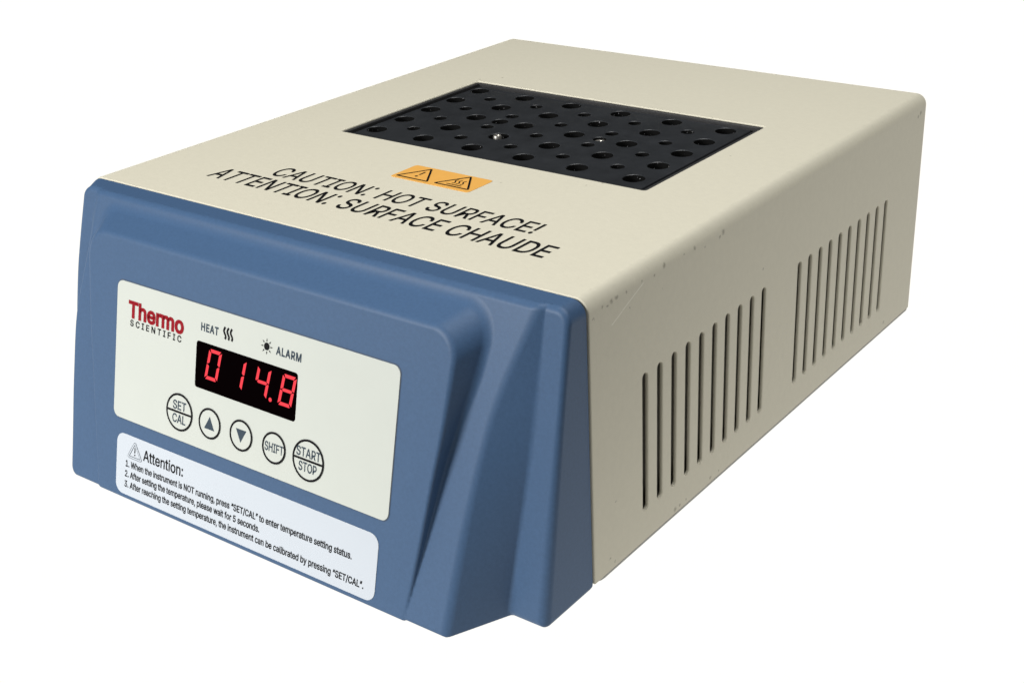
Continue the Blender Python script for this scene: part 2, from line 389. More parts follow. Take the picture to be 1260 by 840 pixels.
    'b': [424,[[229,-8,213,-7,198,-5,184,-1,172,4,162,10,153,17,145,24,138,31,132,39,127,46,122,53,118,59,112,59,112,0,53,0,53,509,114,509,114,319,118,319,122,325,127,331,132,338,137,346,144,353,152,360,161,367,171,373,183,378,197,381,212,384,229,384,252,383,274,378,294,371,313,361,330,347,345,332,359,313,370,293,379,270,385,245,389,218,390,189,389,160,385,133,379,108,370,84,359,64,346,45,330,29,313,16,294,5,274,-2,252,-7],[220,47,237,48,253,51,267,57,279,66,291,76,301,88,309,101,316,117,321,133,325,151,327,170,328,189,327,209,325,227,321,245,316,261,309,276,301,290,291,301,280,311,267,319,253,325,237,329,220,330,203,329,188,325,174,320,161,312,150,302,140,291,132,278,125,263,120,247,116,229,113,210,113,189,113,169,116,150,120,132,125,115,132,100,140,86,150,75,162,65,174,57,188,51,204,48]]],
    'c': [396,[[207,-8,182,-7,159,-2,137,6,117,16,98,30,82,46,68,64,56,85,46,108,40,133,36,159,34,187,36,216,40,243,46,268,56,291,68,312,82,330,98,346,117,360,137,371,159,378,182,383,207,384,221,384,234,383,247,380,260,377,272,373,284,368,295,362,305,356,315,349,324,341,332,332,340,322,347,312,353,301,358,289,362,277,303,262,301,269,298,276,294,283,290,289,286,295,281,301,276,306,270,311,264,315,257,319,250,322,242,325,234,327,226,329,217,329,207,330,189,329,173,325,158,319,145,310,134,300,124,287,115,274,108,258,103,242,99,224,97,206,96,187,97,169,99,151,103,134,108,117,115,102,124,89,134,76,145,66,158,57,173,51,189,48,207,46,217,47,226,48,234,49,243,52,250,54,258,58,264,62,271,66,277,71,282,76,287,82,292,89,296,95,299,102,302,110,304,117,363,102,359,90,354,78,348,67,341,56,334,46,325,37,316,29,306,21,296,15,285,9,273,4,261,-1,248,-4,235,-6,221,-8]]],
    'd': [424,[[195,-8,172,-7,151,-2,130,5,111,16,94,29,79,45,66,64,55,84,46,108,39,133,35,160,34,189,35,218,39,245,46,270,55,293,66,313,79,332,95,347,112,361,131,371,151,378,173,383,196,384,213,384,228,381,241,378,253,373,263,367,272,360,280,353,287,346,293,338,298,331,303,325,306,319,311,319,311,509,372,509,372,0,313,0,313,59,307,59,303,53,298,46,293,39,287,31,280,24,272,17,263,10,252,4,241,-1,227,-5,212,-7],[205,47,221,48,236,51,250,57,263,65,274,75,284,86,293,100,299,115,305,132,309,150,311,169,312,189,311,210,309,229,305,247,300,263,293,278,284,291,275,302,263,312,251,320,237,325,221,329,205,330,187,329,172,325,157,319,145,311,133,301,124,290,115,276,108,261,103,245,99,227,97,209,96,189,97,170,99,151,103,133,109,117,115,101,124,88,134,76,145,66,158,57,172,51,188,48]]],
    'e': [404,[[212,-8,185,-7,161,-2,138,6,117,16,98,30,82,46,68,64,56,85,46,108,40,132,35,159,34,187,35,215,39,242,46,267,55,290,67,311,81,329,97,346,115,359,135,370,157,378,180,383,205,384,221,384,236,382,251,379,266,374,280,368,294,361,307,351,319,341,331,329,341,315,350,299,357,282,363,263,368,242,370,219,371,194,371,169,75,169,75,221,338,221,310,202,309,220,307,237,303,254,298,269,291,282,283,294,273,305,263,314,250,321,237,326,222,329,205,330,189,329,173,326,159,321,146,313,135,304,125,294,116,282,109,270,103,256,99,241,97,226,96,211,96,178,97,157,100,139,104,122,110,106,118,92,128,80,139,70,151,61,165,55,179,50,195,47,212,46,224,47,234,48,244,50,254,53,263,56,271,61,278,66,285,73,292,80,297,88,302,96,306,105,365,91,360,77,353,63,345,51,335,39,324,29,311,19,298,11,283,4,266,-1,249,-5,231,-7]]],
    'f': [254,[[228,379,228,327,6,327,6,379],[81,0,81,432,82,447,84,461,89,474,96,486,104,496,113,505,124,513,135,519,148,524,161,527,174,529,187,530,197,530,207,529,215,528,222,527,229,525,234,524,239,522,243,521,227,468,215,472,211,473,206,473,200,474,195,474,182,473,171,470,162,466,154,460,149,452,145,443,142,431,142,419,142,0]]],
    'g': [425,[[207,-151,187,-150,168,-148,150,-144,134,-140,119,-134,105,-127,93,-119,82,-110,73,-101,64,-91,57,-80,51,-69,101,-41,106,-47,110,-53,116,-59,122,-66,128,-72,136,-78,145,-83,154,-88,165,-92,178,-95,192,-97,207,-97,229,-96,249,-92,267,-85,282,-75,295,-62,304,-47,310,-28,311,-6,311,68,306,68,302,62,298,56,293,49,287,41,280,34,272,28,263,21,252,16,241,11,227,8,212,5,195,5,173,6,152,10,132,17,113,27,95,39,80,53,67,71,55,90,46,112,39,136,35,163,34,191,35,220,39,246,46,271,55,293,66,314,80,332,95,347,112,361,131,371,152,378,173,383,196,384,213,384,228,382,242,378,253,373,264,367,273,360,281,353,288,346,294,338,299,331,304,325,308,319,313,319,313,379,372,379,372,-9,371,-32,367,-54,360,-73,350,-90,338,-104,324,-117,308,-127,291,-136,271,-142,251,-147,229,-150],[205,59,222,60,237,63,251,68,264,75,275,84,285,95,293,107,300,121,305,137,309,154,312,172,312,193,312,212,309,231,305,248,300,264,293,278,285,291,275,303,264,312,251,320,237,325,222,329,205,330,188,329,172,325,158,320,145,312,134,302,124,290,115,277,109,262,103,246,99,229,97,212,96,193,97,173,99,155,103,138,109,123,116,108,124,96,134,85,145,76,158,68,172,63,188,60]]],
    'h': [410,[[114,227,114,0,53,0,53,509,114,509,114,287,102,287,112,312,124,332,137,349,152,362,169,372,187,379,207,383,227,384,246,383,264,380,280,376,295,369,309,360,321,349,332,336,341,321,348,304,353,285,356,264,357,240,357,0,296,0,296,235,295,256,290,275,283,291,273,304,260,315,246,323,229,328,210,329,197,328,184,326,172,322,161,317,150,311,141,303,133,293,126,283,121,271,117,257,114,243]]],
    'i': [167,[[53,0,53,379,114,379,114,0],[84,443,75,444,67,446,60,449,54,455,48,461,44,468,42,475,41,483,42,491,44,499,48,506,54,512,60,517,67,521,75,523,84,524,92,523,100,521,107,517,114,512,119,506,123,499,126,491,126,483,126,475,123,468,119,461,114,455,107,449,100,446,92,444]]],
    'l': [189,[[139,-2,119,-1,101,3,86,10,74,20,65,33,58,47,54,65,53,84,53,509,114,509,114,99,114,87,115,77,117,68,120,62,124,58,130,54,137,53,146,52,160,53,170,54,181,3,176,2,172,1,167,0,162,-1,156,-2,151,-2,145,-2]]],
    'm': [610,[[53,0,53,379,112,379,112,295,108,295,112,310,118,323,125,335,132,346,141,355,151,363,161,370,172,376,183,380,195,384,207,386,219,386,239,385,257,380,273,372,287,361,299,347,309,331,316,314,321,295,312,295,317,308,322,321,329,332,337,343,347,353,357,361,368,369,381,375,394,380,407,383,422,385,437,386,453,385,468,383,483,378,497,372,510,364,522,354,532,342,541,328,548,313,553,296,556,276,557,255,557,0,496,0,496,254,494,273,490,289,483,302,473,313,460,321,447,326,433,329,419,330,406,330,395,328,384,324,374,320,365,314,358,307,351,299,345,290,341,280,338,270,336,259,335,247,335,0,274,0,274,260,273,275,269,288,262,301,253,311,242,320,229,326,215,329,199,330,188,330,178,328,168,325,158,320,148,314,140,307,132,299,126,289,121,278,117,266,114,253,114,238,114,0]]],
    'n': [410,[[114,227,114,0,53,0,53,379,112,379,112,287,102,287,112,312,124,332,137,349,152,362,169,372,187,379,207,383,227,384,246,383,264,380,280,376,295,369,309,360,321,349,332,336,341,321,348,304,353,285,356,264,357,240,357,0,296,0,296,235,295,256,290,275,283,291,273,304,260,315,246,323,229,328,210,329,197,328,184,326,172,322,161,317,150,311,141,303,133,293,126,283,121,271,117,257,114,243]]],
    'o': [415,[[207,-8,182,-7,159,-2,137,6,117,16,98,30,82,46,68,64,56,85,46,108,40,133,36,159,34,187,36,216,40,243,46,268,56,291,68,312,82,330,98,346,117,360,137,371,159,378,182,383,207,384,233,383,256,378,278,371,299,360,317,346,333,330,347,312,359,291,369,268,376,243,380,216,381,187,380,159,376,133,369,108,359,85,347,64,333,46,317,30,299,16,278,6,256,-2,233,-7],[207,46,226,48,242,51,257,57,270,66,282,76,292,89,300,102,307,117,312,134,316,151,318,169,319,187,318,206,316,224,312,242,307,258,300,274,292,287,282,300,270,310,257,319,242,325,226,329,207,330,189,329,173,325,158,319,145,310,134,300,124,287,115,274,108,258,103,242,99,224,97,206,96,187,97,169,99,151,103,134,108,117,115,102,124,89,134,76,145,66,158,57,173,51,189,48]]],
    'p': [424,[[53,-143,53,379,112,379,112,319,118,319,122,325,126,331,131,338,137,346,144,353,152,360,161,367,171,373,183,378,197,381,212,384,229,384,252,383,274,378,294,371,313,361,330,347,345,332,359,313,370,293,379,270,385,245,389,218,390,189,389,160,385,133,379,108,370,84,359,64,346,45,330,29,313,16,294,5,274,-2,252,-7,229,-8,213,-7,198,-5,184,-1,173,4,162,10,153,17,145,24,138,31,132,39,127,46,122,53,118,59,114,59,114,-143],[220,47,237,48,253,51,267,57,279,66,291,76,301,88,309,101,316,117,321,133,325,151,327,170,328,189,327,209,325,227,321,245,316,261,309,276,301,290,291,301,280,311,267,319,253,325,237,329,220,330,203,329,188,325,174,320,161,312,150,302,140,291,132,278,125,263,120,247,116,229,113,210,113,189,113,169,116,150,120,132,125,115,132,100,140,86,150,75,162,65,174,57,188,51,204,48]]],
    'r': [259,[[53,0,53,379,112,379,112,321,115,321,122,335,130,347,140,358,152,367,166,375,181,380,196,384,213,385,229,384,243,384,243,322,230,324,224,325,219,325,213,326,207,326,194,325,182,323,170,319,159,315,149,309,140,301,132,293,126,284,121,273,117,262,114,250,114,237,114,0]]],
    's': [365,[[182,-8,163,-7,145,-5,128,-2,112,3,98,10,84,18,72,27,62,38,53,50,45,63,40,78,36,94,94,107,99,92,105,79,114,69,124,60,136,54,150,49,165,46,181,45,200,46,217,50,232,55,244,62,255,71,262,81,267,91,268,103,267,112,265,121,260,129,254,136,246,142,237,147,225,151,212,155,149,170,125,177,104,186,87,196,72,208,61,222,53,237,48,255,47,274,48,290,51,305,57,319,65,332,75,343,87,354,100,363,115,370,131,377,149,381,167,384,187,384,206,384,223,381,239,378,254,372,267,366,279,358,290,349,299,339,307,328,314,316,319,303,324,290,268,277,264,288,258,298,251,307,243,316,232,323,219,328,205,331,187,333,171,332,156,329,143,324,131,317,121,308,114,299,110,289,109,277,110,267,112,258,117,250,124,243,133,237,144,232,157,227,172,223,229,209,254,202,275,194,292,183,306,171,317,158,325,142,330,125,331,107,330,90,326,75,321,61,312,47,302,35,290,24,276,15,260,6,242,0,223,-5,203,-7]]],
    't': [227,[[204,379,204,327,6,327,6,379],[65,471,126,471,126,98,127,86,128,76,132,68,136,61,142,56,150,53,159,51,170,50,185,51,202,54,213,2,208,0,203,-1,198,-2,192,-3,186,-3,180,-4,174,-4,168,-4,145,-3,125,2,107,10,92,21,80,35,72,52,67,71,65,93]]],
    'u': [410,[[182,-5,164,-4,146,-1,130,4,115,11,101,20,89,31,78,44,69,59,62,76,57,95,54,116,53,139,53,379,114,379,114,144,115,123,119,105,127,89,137,75,150,64,164,56,181,52,200,50,213,51,226,53,238,57,249,62,259,69,268,77,276,86,283,97,289,109,293,122,295,137,296,153,296,379,357,379,357,0,298,0,298,92,307,92,297,67,286,47,272,30,257,17,240,7,222,0,203,-4]]],
    'w': [567,[[138,0,23,379,87,379,133,214,138,196,143,177,149,157,154,137,159,115,165,91,170,67,175,41,165,41,170,66,175,90,180,113,186,135,191,156,196,176,201,195,206,214,252,379,316,379,362,214,366,196,371,176,376,157,382,136,387,114,392,91,397,67,402,41,391,41,397,66,402,90,408,113,413,135,418,156,423,176,429,195,434,214,480,379,545,379,429,0,368,0,319,172,305,225,301,239,297,252,294,266,291,280,277,338,291,338,277,280,273,266,270,252,266,238,263,225,259,211,255,198,252,185,248,172,199,0]]],
    'y': [389,[[47,-139,61,-86,71,-87,80,-89,88,-90,96,-90,104,-89,111,-87,118,-84,124,-80,130,-74,136,-67,141,-58,146,-48,151,-36,163,-1,17,379,84,379,165,155,171,138,177,121,182,104,187,87,191,70,196,53,201,37,206,21,184,21,188,37,193,53,198,70,202,87,207,104,212,121,218,138,224,155,305,379,371,379,204,-58,198,-72,191,-85,184,-97,177,-107,168,-116,159,-124,150,-130,139,-136,128,-140,117,-143,104,-145,91,-145,84,-145,77,-145,71,-144,65,-143,59,-142,54,-141,51,-140]]],
    '\u201c': [300,[[52,318,104,509,151,509,121,318],[175,318,228,509,274,509,244,318]]],
    '\u201d': [300,[[52,318,82,509,151,509,98,318],[175,318,205,509,274,509,222,318]]],
}
CAP = 0.509
_c = GLYPHS[':']
GLYPHS['\u2236'] = [250, [_c[1][0], [v + (140 if i % 2 else 0) for i, v in enumerate(_c[1][1])]]]
_glyph = {}


def area(lp):
    return 0.5 * sum(lp[i - 1][0] * lp[i][1] - lp[i][0] * lp[i - 1][1] for i in range(len(lp)))


def inside(p, lp):
    r = False
    for i in range(len(lp)):
        (x0, y0), (x1, y1) = lp[i - 1], lp[i]
        if (y0 > p[1]) != (y1 > p[1]) and p[0] < x0 + (p[1] - y0) * (x1 - x0) / (y1 - y0):
            r = not r
    return r


def fill_glyph(loops):
    """each outer contour with the holes inside it; overlapping contours a hair apart"""
    if not loops:
        return [], []
    sg = area(max(loops, key=lambda l: abs(area(l)))) > 0
    outer = [l for l in loops if (area(l) > 0) == sg]
    holes_ = [l for l in loops if (area(l) > 0) != sg]
    vs, fs = [], []
    for k, o in enumerate(outer):
        v, f = fill2d([o] + [h for h in holes_ if inside(h[0], o)])
        b = len(vs)
        vs += [(p[0], p[1], 0.004 * k) for p in v]
        fs += [tuple(i + b for i in q) for q in f]
    return vs, fs


def glyph2d(ch, bold):
    """filled glyph; bold adds a ribbon of that half-width round every outline"""
    if (ch, bold) not in _glyph:
        loops = [[(lp[i] / 1000, lp[i + 1] / 1000) for i in range(0, len(lp), 2)] for lp in GLYPHS[ch][1]]
        vs, fs = fill_glyph(loops)
        if bold:
            for lp in loops:
                n = len(lp)
                out = []
                for sgn in (1, -1):
                    for i in range(n):
                        a, c, e = Vector(lp[i - 1]), Vector(lp[i]), Vector(lp[(i + 1) % n])
                        d1, d2 = (c - a).normalized(), (e - c).normalized()
                        t = (d1 + d2)
                        t = t.normalized() if t.length > 1e-4 else d1
                        nn = Vector((-t.y, t.x))
                        k = min(1.6, 1 / max(0.4, abs(nn.dot(Vector((-d1.y, d1.x))))))
                        out.append((c.x + sgn * nn.x * bold * k, c.y + sgn * nn.y * bold * k, 0.012))
                b = len(vs)
                vs = vs + out
                fs = fs + [(b + i, b + n + i, b + n + (i + 1) % n, b + (i + 1) % n) for i in range(n)]
        _glyph[(ch, bold)] = (vs, fs)
    return _glyph[(ch, bold)]


def text2d(body, bold=0.0, spacing=0.0):
    vs, fs, x = [], [], 0.0
    for ch in body:
        v, f = glyph2d(ch, bold)
        b = len(vs)
        vs += [(p[0] + x, p[1], p[2]) for p in v]
        fs += [tuple(i + b for i in q) for q in f]
        x += GLYPHS[ch][0] / 1000 + spacing
    return vs, fs


def cap_height():
    return CAP


class Flat:
    """collects flat shapes in a plane frame and builds them as one mesh"""
    def __init__(self, frame):
        self.f, self.v, self.p, self.mi = frame, [], [], []

    def raw(self, vs, fs, h, mi=0):
        b = len(self.v)
        self.v += [W(self.f(x, y, h + z)) for x, y, z in vs]
        self.p += [tuple(i + b for i in f) for f in fs]
        self.mi += [mi] * len(fs)
        return self

    def shape(self, loops, h, mi=0):
        vs, fs = fill2d(loops)
        return self.raw(vs, fs, h, mi)

    def slab(self, loops, h, mi=0):
        """solid sheet from the surface up to h, softened edge"""
        e = h * 0.5
        vs, fs = fill2d(loops, extrude=e * 0.5, bevel=e * 0.5)
        return self.raw(vs, fs, e, mi)

    def stroke(self, pts, w, h, mi=0, closed=False):
        n = len(pts)
        L, Rr = [], []
        for i in range(n):
            a = pts[i - 1] if (i > 0 or closed) else pts[i]
            b = pts[(i + 1) % n] if (i < n - 1 or closed) else pts[i]
            c = pts[i]
            d1 = Vector((c[0] - a[0], c[1] - a[1]))
            d2 = Vector((b[0] - c[0], b[1] - c[1]))
            if d1.length < 1e-9: d1 = d2
            if d2.length < 1e-9: d2 = d1
            d1.normalize(); d2.normalize()
            t = (d1 + d2).normalized()
            nn = Vector((-t.y, t.x))
            k = min(2.5, 1 / max(0.3, abs(nn.dot(Vector((-d1.y, d1.x))))))
            L.append((c[0] + nn.x * w / 2 * k, c[1] + nn.y * w / 2 * k, 0))
            Rr.append((c[0] - nn.x * w / 2 * k, c[1] - nn.y * w / 2 * k, 0))
        vs = L + Rr
        fs = [(i, n + i, n + (i + 1) % n, (i + 1) % n) for i in range(n if closed else n - 1)]
        return self.raw(vs, fs, h, mi)

    def circle_line(self, cx, cy, r, w, h, mi=0, seg=72):
        return self.stroke(ring(cx, cy, r, seg), w, h, mi, closed=True)

    def text(self, body, x0, x1, base, cap, h, mi=0, bold=0.0, spacing=0.0, drop=0.0, slant=0.0):
        """text squeezed to run exactly from x0 to x1 with the given cap height; drop = rise of the baseline over the run"""
        vs, fs = text2d(body, bold, spacing)
        a = min(v[0] for v in vs)
        b = max(v[0] for v in vs)
        ky = cap / cap_height()
        kx = (x1 - x0) / (b - a)
        out = []
        for v in vs:
            u = (v[0] - a) * kx
            out.append((x0 + u + slant * v[1] * ky, base + v[1] * ky + drop * u / (x1 - x0), v[2]))
        return self.raw(out, fs, h, mi)

    def build(self, name, mats, parent, label=None):
        me = bpy.data.meshes.new(name)
        me.from_pydata(self.v, [], self.p)
        o = link(name, me, mats, parent, label)
        me.polygons.foreach_set('material_index', self.mi)
        me.update()
        return o


TILT = math.radians(14.188)
SN, CS = math.sin(TILT), math.cos(TILT)
YB = -32.047


def on_panel(x, s, h):          # x across, s up the sloping face, h out of it
    x, s = 1.00387 * x - 1.033, 1.005 * s - 0.274
    return (x, YB + s * SN - h * CS, s * CS + h * SN)


def on_top(x, y, h):
    x, y = 1.00855 * x - 2.097, 1.0151 * y + 0.082
    return (x, y, TOP + h)


# ------------------------------------------------------------------ the surface: a big white floor, glow added to keep it white and shadowless
FW, SD = Vector((-0.584, 0.812, 0)), Vector((0.812, 0.584, 0))      # floor squared up to the camera
bm = bmesh.new()
bmesh.ops.create_cube(bm, size=1)
for vv in bm.verts:
    f_ = 1900 if vv.co.y > 0 else -195
    r_ = 900 if vv.co.x > 0 else -1000
    p_ = FW * f_ + SD * r_
    vv.co = ((p_.x - XM) * S, p_.y * S, 0.0 if vv.co.z > 0 else -0.008)
me = bpy.data.meshes.new('floor')
bm.to_mesh(me)
M_GLOW_FLOOR = bpy.data.materials.new('glowing_white_floor')
M_GLOW_FLOOR.use_nodes = True
b_ = M_GLOW_FLOOR.node_tree.nodes['Principled BSDF']
b_.inputs['Base Color'].default_value = (0.0, 0.0, 0.0, 1)
b_.inputs['Roughness'].default_value = 0.9
b_.inputs['Specular IOR Level'].default_value = 0.0
b_.inputs['Emission Color'].default_value = (1.0, 0.985, 0.94, 1)  # warm tint of the added glow colours the side walls
b_.inputs['Emission Strength'].default_value = 1.065
floor = link('floor', me, M_GLOW_FLOOR)
floor['kind'] = 'structure'

# ------------------------------------------------------------------ the heater
heater = thing('dry_block_heater',
               'beige and blue bench-top dry block heater with a red digital display, standing on white', 'dry block heater')


# --- blue front bezel: a solid described by planes with rounded meetings, meshed by surface nets
def plane3(a, b, c, inside):
    a, b, c, inside = map(np.array, (a, b, c, inside))
    n = np.cross(b - a, c - a).astype(float)
    n /= np.linalg.norm(n)
    if (inside - a) @ n > 0:
        n = -n
    return n, float(n @ a)


def r_and(a, b, r):
    return np.minimum(np.maximum(a, b), -r) + np.hypot(np.maximum(a + r, 0), np.maximum(b + r, 0))


def r_or(a, b, r):
    return np.maximum(np.minimum(a, b), r) - np.hypot(np.maximum(r - a, 0), np.maximum(r - b, 0))


BX0, BX1 = X0 + 0.35, X1 - 0.35
BXM = 0.5 * (BX0 + BX1)
HW = 0.5 * (BX1 - BX0)
TB = TOP - 0.12
ZB = -1.0
IN = (90.0, -1.0, 20.0)
pl_flange = plane3((0, -5.75, 70), (50, -5.75, 70), (0, -18.6, -1), IN)
pl_step = plane3((0, -6.5, 70.2), (50, -6.5, 70.2), (0, -32.42, -1), IN)
pl_panel = plane3((0, YB, 0), (50, YB, 0), (0, YB + 60 * SN, 60 * CS), IN)
pl_paneltop = plane3((0, -15.8, 64.1), (40, -15.8, 64.1), (0, -6.3, 67.7), IN)
y_fl = lambda z: -18.6 + (z + 1) * (12.85 / 71.0)
y_st = lambda z: -32.42 + (z + 1) * (25.92 / 71.2)
y_pa = lambda z: YB + z * math.tan(TILT)


def table(*pairs):
    zs, xs = np.array([p_[0] for p_ in pairs], float), np.array([p_[1] for p_ in pairs], float)
    # smooth the corners of the table so the walls have no creases
    zz = np.linspace(-3, 74, 155)
    xx = np.interp(zz, zs, xs)
    k = np.ones(13) / 13
    for _ in range(2):
        xx = np.convolve(np.pad(xx, 6, mode='reflect', reflect_type='odd'), k, 'valid')
    return lambda z: np.interp(z, zz, xx)


left_edge = table((-3, 9.5), (24, 9.7), (36, 10.5), (47, 11.7), (58, 13.6), (70, 16.0), (74, 16.8))
# front edge and foot of each side wall, as height -> x
step_r, step_rf = table((-3, 153.4), (10, 153.5), (20, 153.6), (34, 154.4), (45, 155.4), (54, 157.5), (61, 159.8), (70, 162.6), (74, 163.9)), \
    table((-3, 159.8), (34, 162.8), (48, 163.5), (62, 163.9), (74, 164.2))
step_l, step_lf = table((-3, 25.4), (8, 23.9), (20, 22.1), (36, 20.2), (41, 20.1), (51, 21.4), (63, 23.0), (74, 24.0)), \
    table((-3, 20.0), (34, 16.5), (74, 21.0))
pan_r, pan_rf = table((-3, 141.6), (1.2, 142.3), (15.7, 144.2), (30.6, 145.9), (41.5, 147.3), (54, 148.2), (64, 148.9), (74, 149.6)), \
    table((-3, 141.9), (2, 142.4), (14, 144.0), (25, 145.3), (35, 146.6), (46, 149.2), (54, 151.4), (63, 152.3), (74, 153.2))


def wall(x, y, z, front, foot, y_front, y_foot, sgn, least):
    d = np.maximum(y_foot(z) - y_front(z), least)
    sl = (foot(z) - front(z)) / d
    xw = front(z) + sl * (y - y_front(z))
    return sgn * (x - xw) / np.sqrt(1 + sl * sl)


def bezel_f(x, y, z):
    ev = lambda pl: pl[0][0] * x + pl[0][1] * y + pl[0][2] * z - pl[1]
    up, dn = z - TB, ZB - z
    u_ = np.clip(-y / 4.5, 0, 1)
    left = (BX0 + (left_edge(z) - BX0) * u_ - x) * 0.8
    outline = r_and(np.maximum(r_and(x - BX1, up, 3.5), r_and(left, up, 2.8)), dn, 1.4)
    flange = r_and(outline, ev(pl_flange), 1.4 + 1.1 * np.clip((50 - z) / 50, 0, 1))
    sr = wall(x, y, z, step_r, step_rf, y_st, y_fl, 1, 0.9)
    sl = r_and(wall(x, y, z, step_l, step_lf, y_st, y_fl, -1, 2.0), dn, 2.6)
    step = r_and(ev(pl_step), r_and(sr, sl, 0.5), 0.6 + 0.9 * np.clip((40 - z) / 40, 0, 1))
    step = np.maximum(r_and(r_and(step, dn, 0.8), up, 1.3), outline)
    pr = wall(x, y, z, pan_r, pan_rf, y_pa, y_st, 1, 0.5)
    pl = wall(178.6 - x, y, z, pan_r, pan_rf, y_pa, y_st, 1, 0.5)
    pan = r_and(r_and(np.maximum(pr, pl), ev(pl_paneltop), 6.0), dn, 0.8)
    pan = r_and(pan, ev(pl_panel), 0.8)
    f = r_or(flange, step, 0.1 + 0.35 * np.clip((69 - z) / 25, 0, 1))
    f = r_or(f, pan, 0.2 + 1.1 * np.clip((z - 4) / 50, 0, 1))
    return np.maximum(np.maximum(f, outline), y)


def bezel_outline(x, z):
    x = np.abs(x - BXM)
    return r_and(r_and(x - HW, z - TB, 3.5), ZB - z, 1.6)


def surface_net(fn, lo, hi, h):
    ax = [np.arange(lo[i], hi[i] + h, h) for i in range(3)]
    n = [len(a) for a in ax]
    F = fn(ax[0][:, None, None], ax[1][None, :, None], ax[2][None, None, :])
    ins = F < 0
    cnt = np.zeros([k - 1 for k in n], np.int32)
    pos = np.zeros([k - 1 for k in n] + [3])
    corners = [(i, j, k) for i in (0, 1) for j in (0, 1) for k in (0, 1)]
    sl = lambda c: tuple(slice(c[i], n[i] - 1 + c[i]) for i in range(3))
    for a in corners:
        for d in range(3):
            if a[d] == 0:
                b = list(a); b[d] = 1
                fa, fb = F[sl(a)], F[sl(tuple(b))]
                cr = (fa < 0) != (fb < 0)
                t = np.where(cr, fa / np.where(cr, fa - fb, 1), 0)
                for i in range(3):
                    pos[..., i] += np.where(cr, a[i] + (t if i == d else 0), 0)
                cnt += cr
    act = cnt > 0
    idx = -np.ones(act.shape, np.int64)
    idx[act] = np.arange(act.sum())
    ii = np.argwhere(act)
    v = pos[act] / cnt[act][:, None] + ii
    v = np.array(lo) + v * h
    faces = []
    for d in range(3):
        u, w = [(1, 2), (2, 0), (0, 1)][d]
        s0 = [slice(None)] * 3; s1 = [slice(None)] * 3
        s0[d] = slice(0, n[d] - 1); s1[d] = slice(1, n[d])
        a, b = ins[tuple(s0)], ins[tuple(s1)]
        for flip, msk in ((False, a & ~b), (True, ~a & b)):
            e = np.argwhere(msk)
            e = e[(e[:, u] > 0) & (e[:, w] > 0) & (e[:, u] < n[u] - 1) & (e[:, w] < n[w] - 1)]
            qd = []
            for du, dw in ((-1, -1), (0, -1), (0, 0), (-1, 0)):
                c = e.copy(); c[:, u] += du; c[:, w] += dw
                qd.append(idx[c[:, 0], c[:, 1], c[:, 2]])
            qd = np.stack(qd, 1)
            faces.append(qd[:, ::-1] if flip else qd)
    faces = np.concatenate(faces)
    g = lambda p: np.stack([(fn(p[:, 0] + e[0], p[:, 1] + e[1], p[:, 2] + e[2])
                             - fn(p[:, 0] - e[0], p[:, 1] - e[1], p[:, 2] - e[2])) / 0.02 for e in np.eye(3) * 0.01], 1)
    for _ in range(4):
        gr = g(v)
        st = fn(v[:, 0], v[:, 1], v[:, 2])[:, None] * gr / np.maximum((gr ** 2).sum(1, keepdims=True), 0.1)
        v = v - np.clip(st, -h, h)
    nr = g(v)
    nr /= np.maximum(np.linalg.norm(nr, axis=1, keepdims=True), 1e-9)
    return v, faces, nr


v, f, nr = surface_net(bezel_f, (BX0 - 1.3, -34.1, ZB - 1.2), (BX1 + 1.3, 1.1, TB + 1.3), 0.42)
back = np.abs(v[:, 1]) < 0.4
v[back, 1] = 0.0
for _ in range(4):
    x_, z_ = v[back, 0], v[back, 2]
    o_ = bezel_outline(x_, z_)
    gx = (bezel_outline(x_ + .01, z_) - bezel_outline(x_ - .01, z_)) / .02
    gz = (bezel_outline(x_, z_ + .01) - bezel_outline(x_, z_ - .01)) / .02
    near = np.abs(o_) < 0.6
    v[back, 0] -= np.where(near, o_ * gx, 0)
    v[back, 2] -= np.where(near, o_ * gz, 0)
nn_ = np.stack([gx, 0 * gx, gz], 1)
ii_ = np.where(back)[0]
nr[ii_[near]] = nn_[near]
me = bpy.data.meshes.new('bezel')
me.from_pydata([W(p_) for p_ in v.tolist()], [], f.tolist())
me.polygons.foreach_set('use_smooth', [True] * len(me.polygons))
me.normals_split_custom_set_from_vertices(nr.tolist())
bezel = link('bezel', me, M_BLUE, heater)


# --- beige sheet-metal cover
def bevel_box(x0, y0, z0, x1, y1, z1, r, seg):
    bm = bmesh.new()
    bmesh.ops.create_cube(bm, size=1)
    for vv in bm.verts:
        vv.co = Vector(((x0, x1)[vv.co.x > 0], (y0, y1)[vv.co.y > 0], (z0, z1)[vv.co.z > 0]))
    ed = []
    for e in bm.edges:
        a, b = e.verts[0].co, e.verts[1].co
        mid = (a + b) / 2
        top = mid.z > z1 - 1e-3
        back = mid.y > y1 - 1e-3
        sidee = abs(mid.x - x0) < 1e-3 or abs(mid.x - x1) < 1e-3
        if (top and sidee) or (top and back) or (back and sidee):
            ed.append(e)
    bmesh.ops.bevel(bm, geom=ed, offset=r, segments=seg, profile=0.5, affect='EDGES')
    for vv in bm.verts:
        vv.co = W(vv.co)
    bmesh.ops.recalc_face_normals(bm, faces=bm.faces)
    return bm


def temp(bm):
    me = bpy.data.meshes.new('temp')
    bm.to_mesh(me)
    bm.free()
    o = bpy.data.objects.new('temp', me)
    col.objects.link(o)
    return o


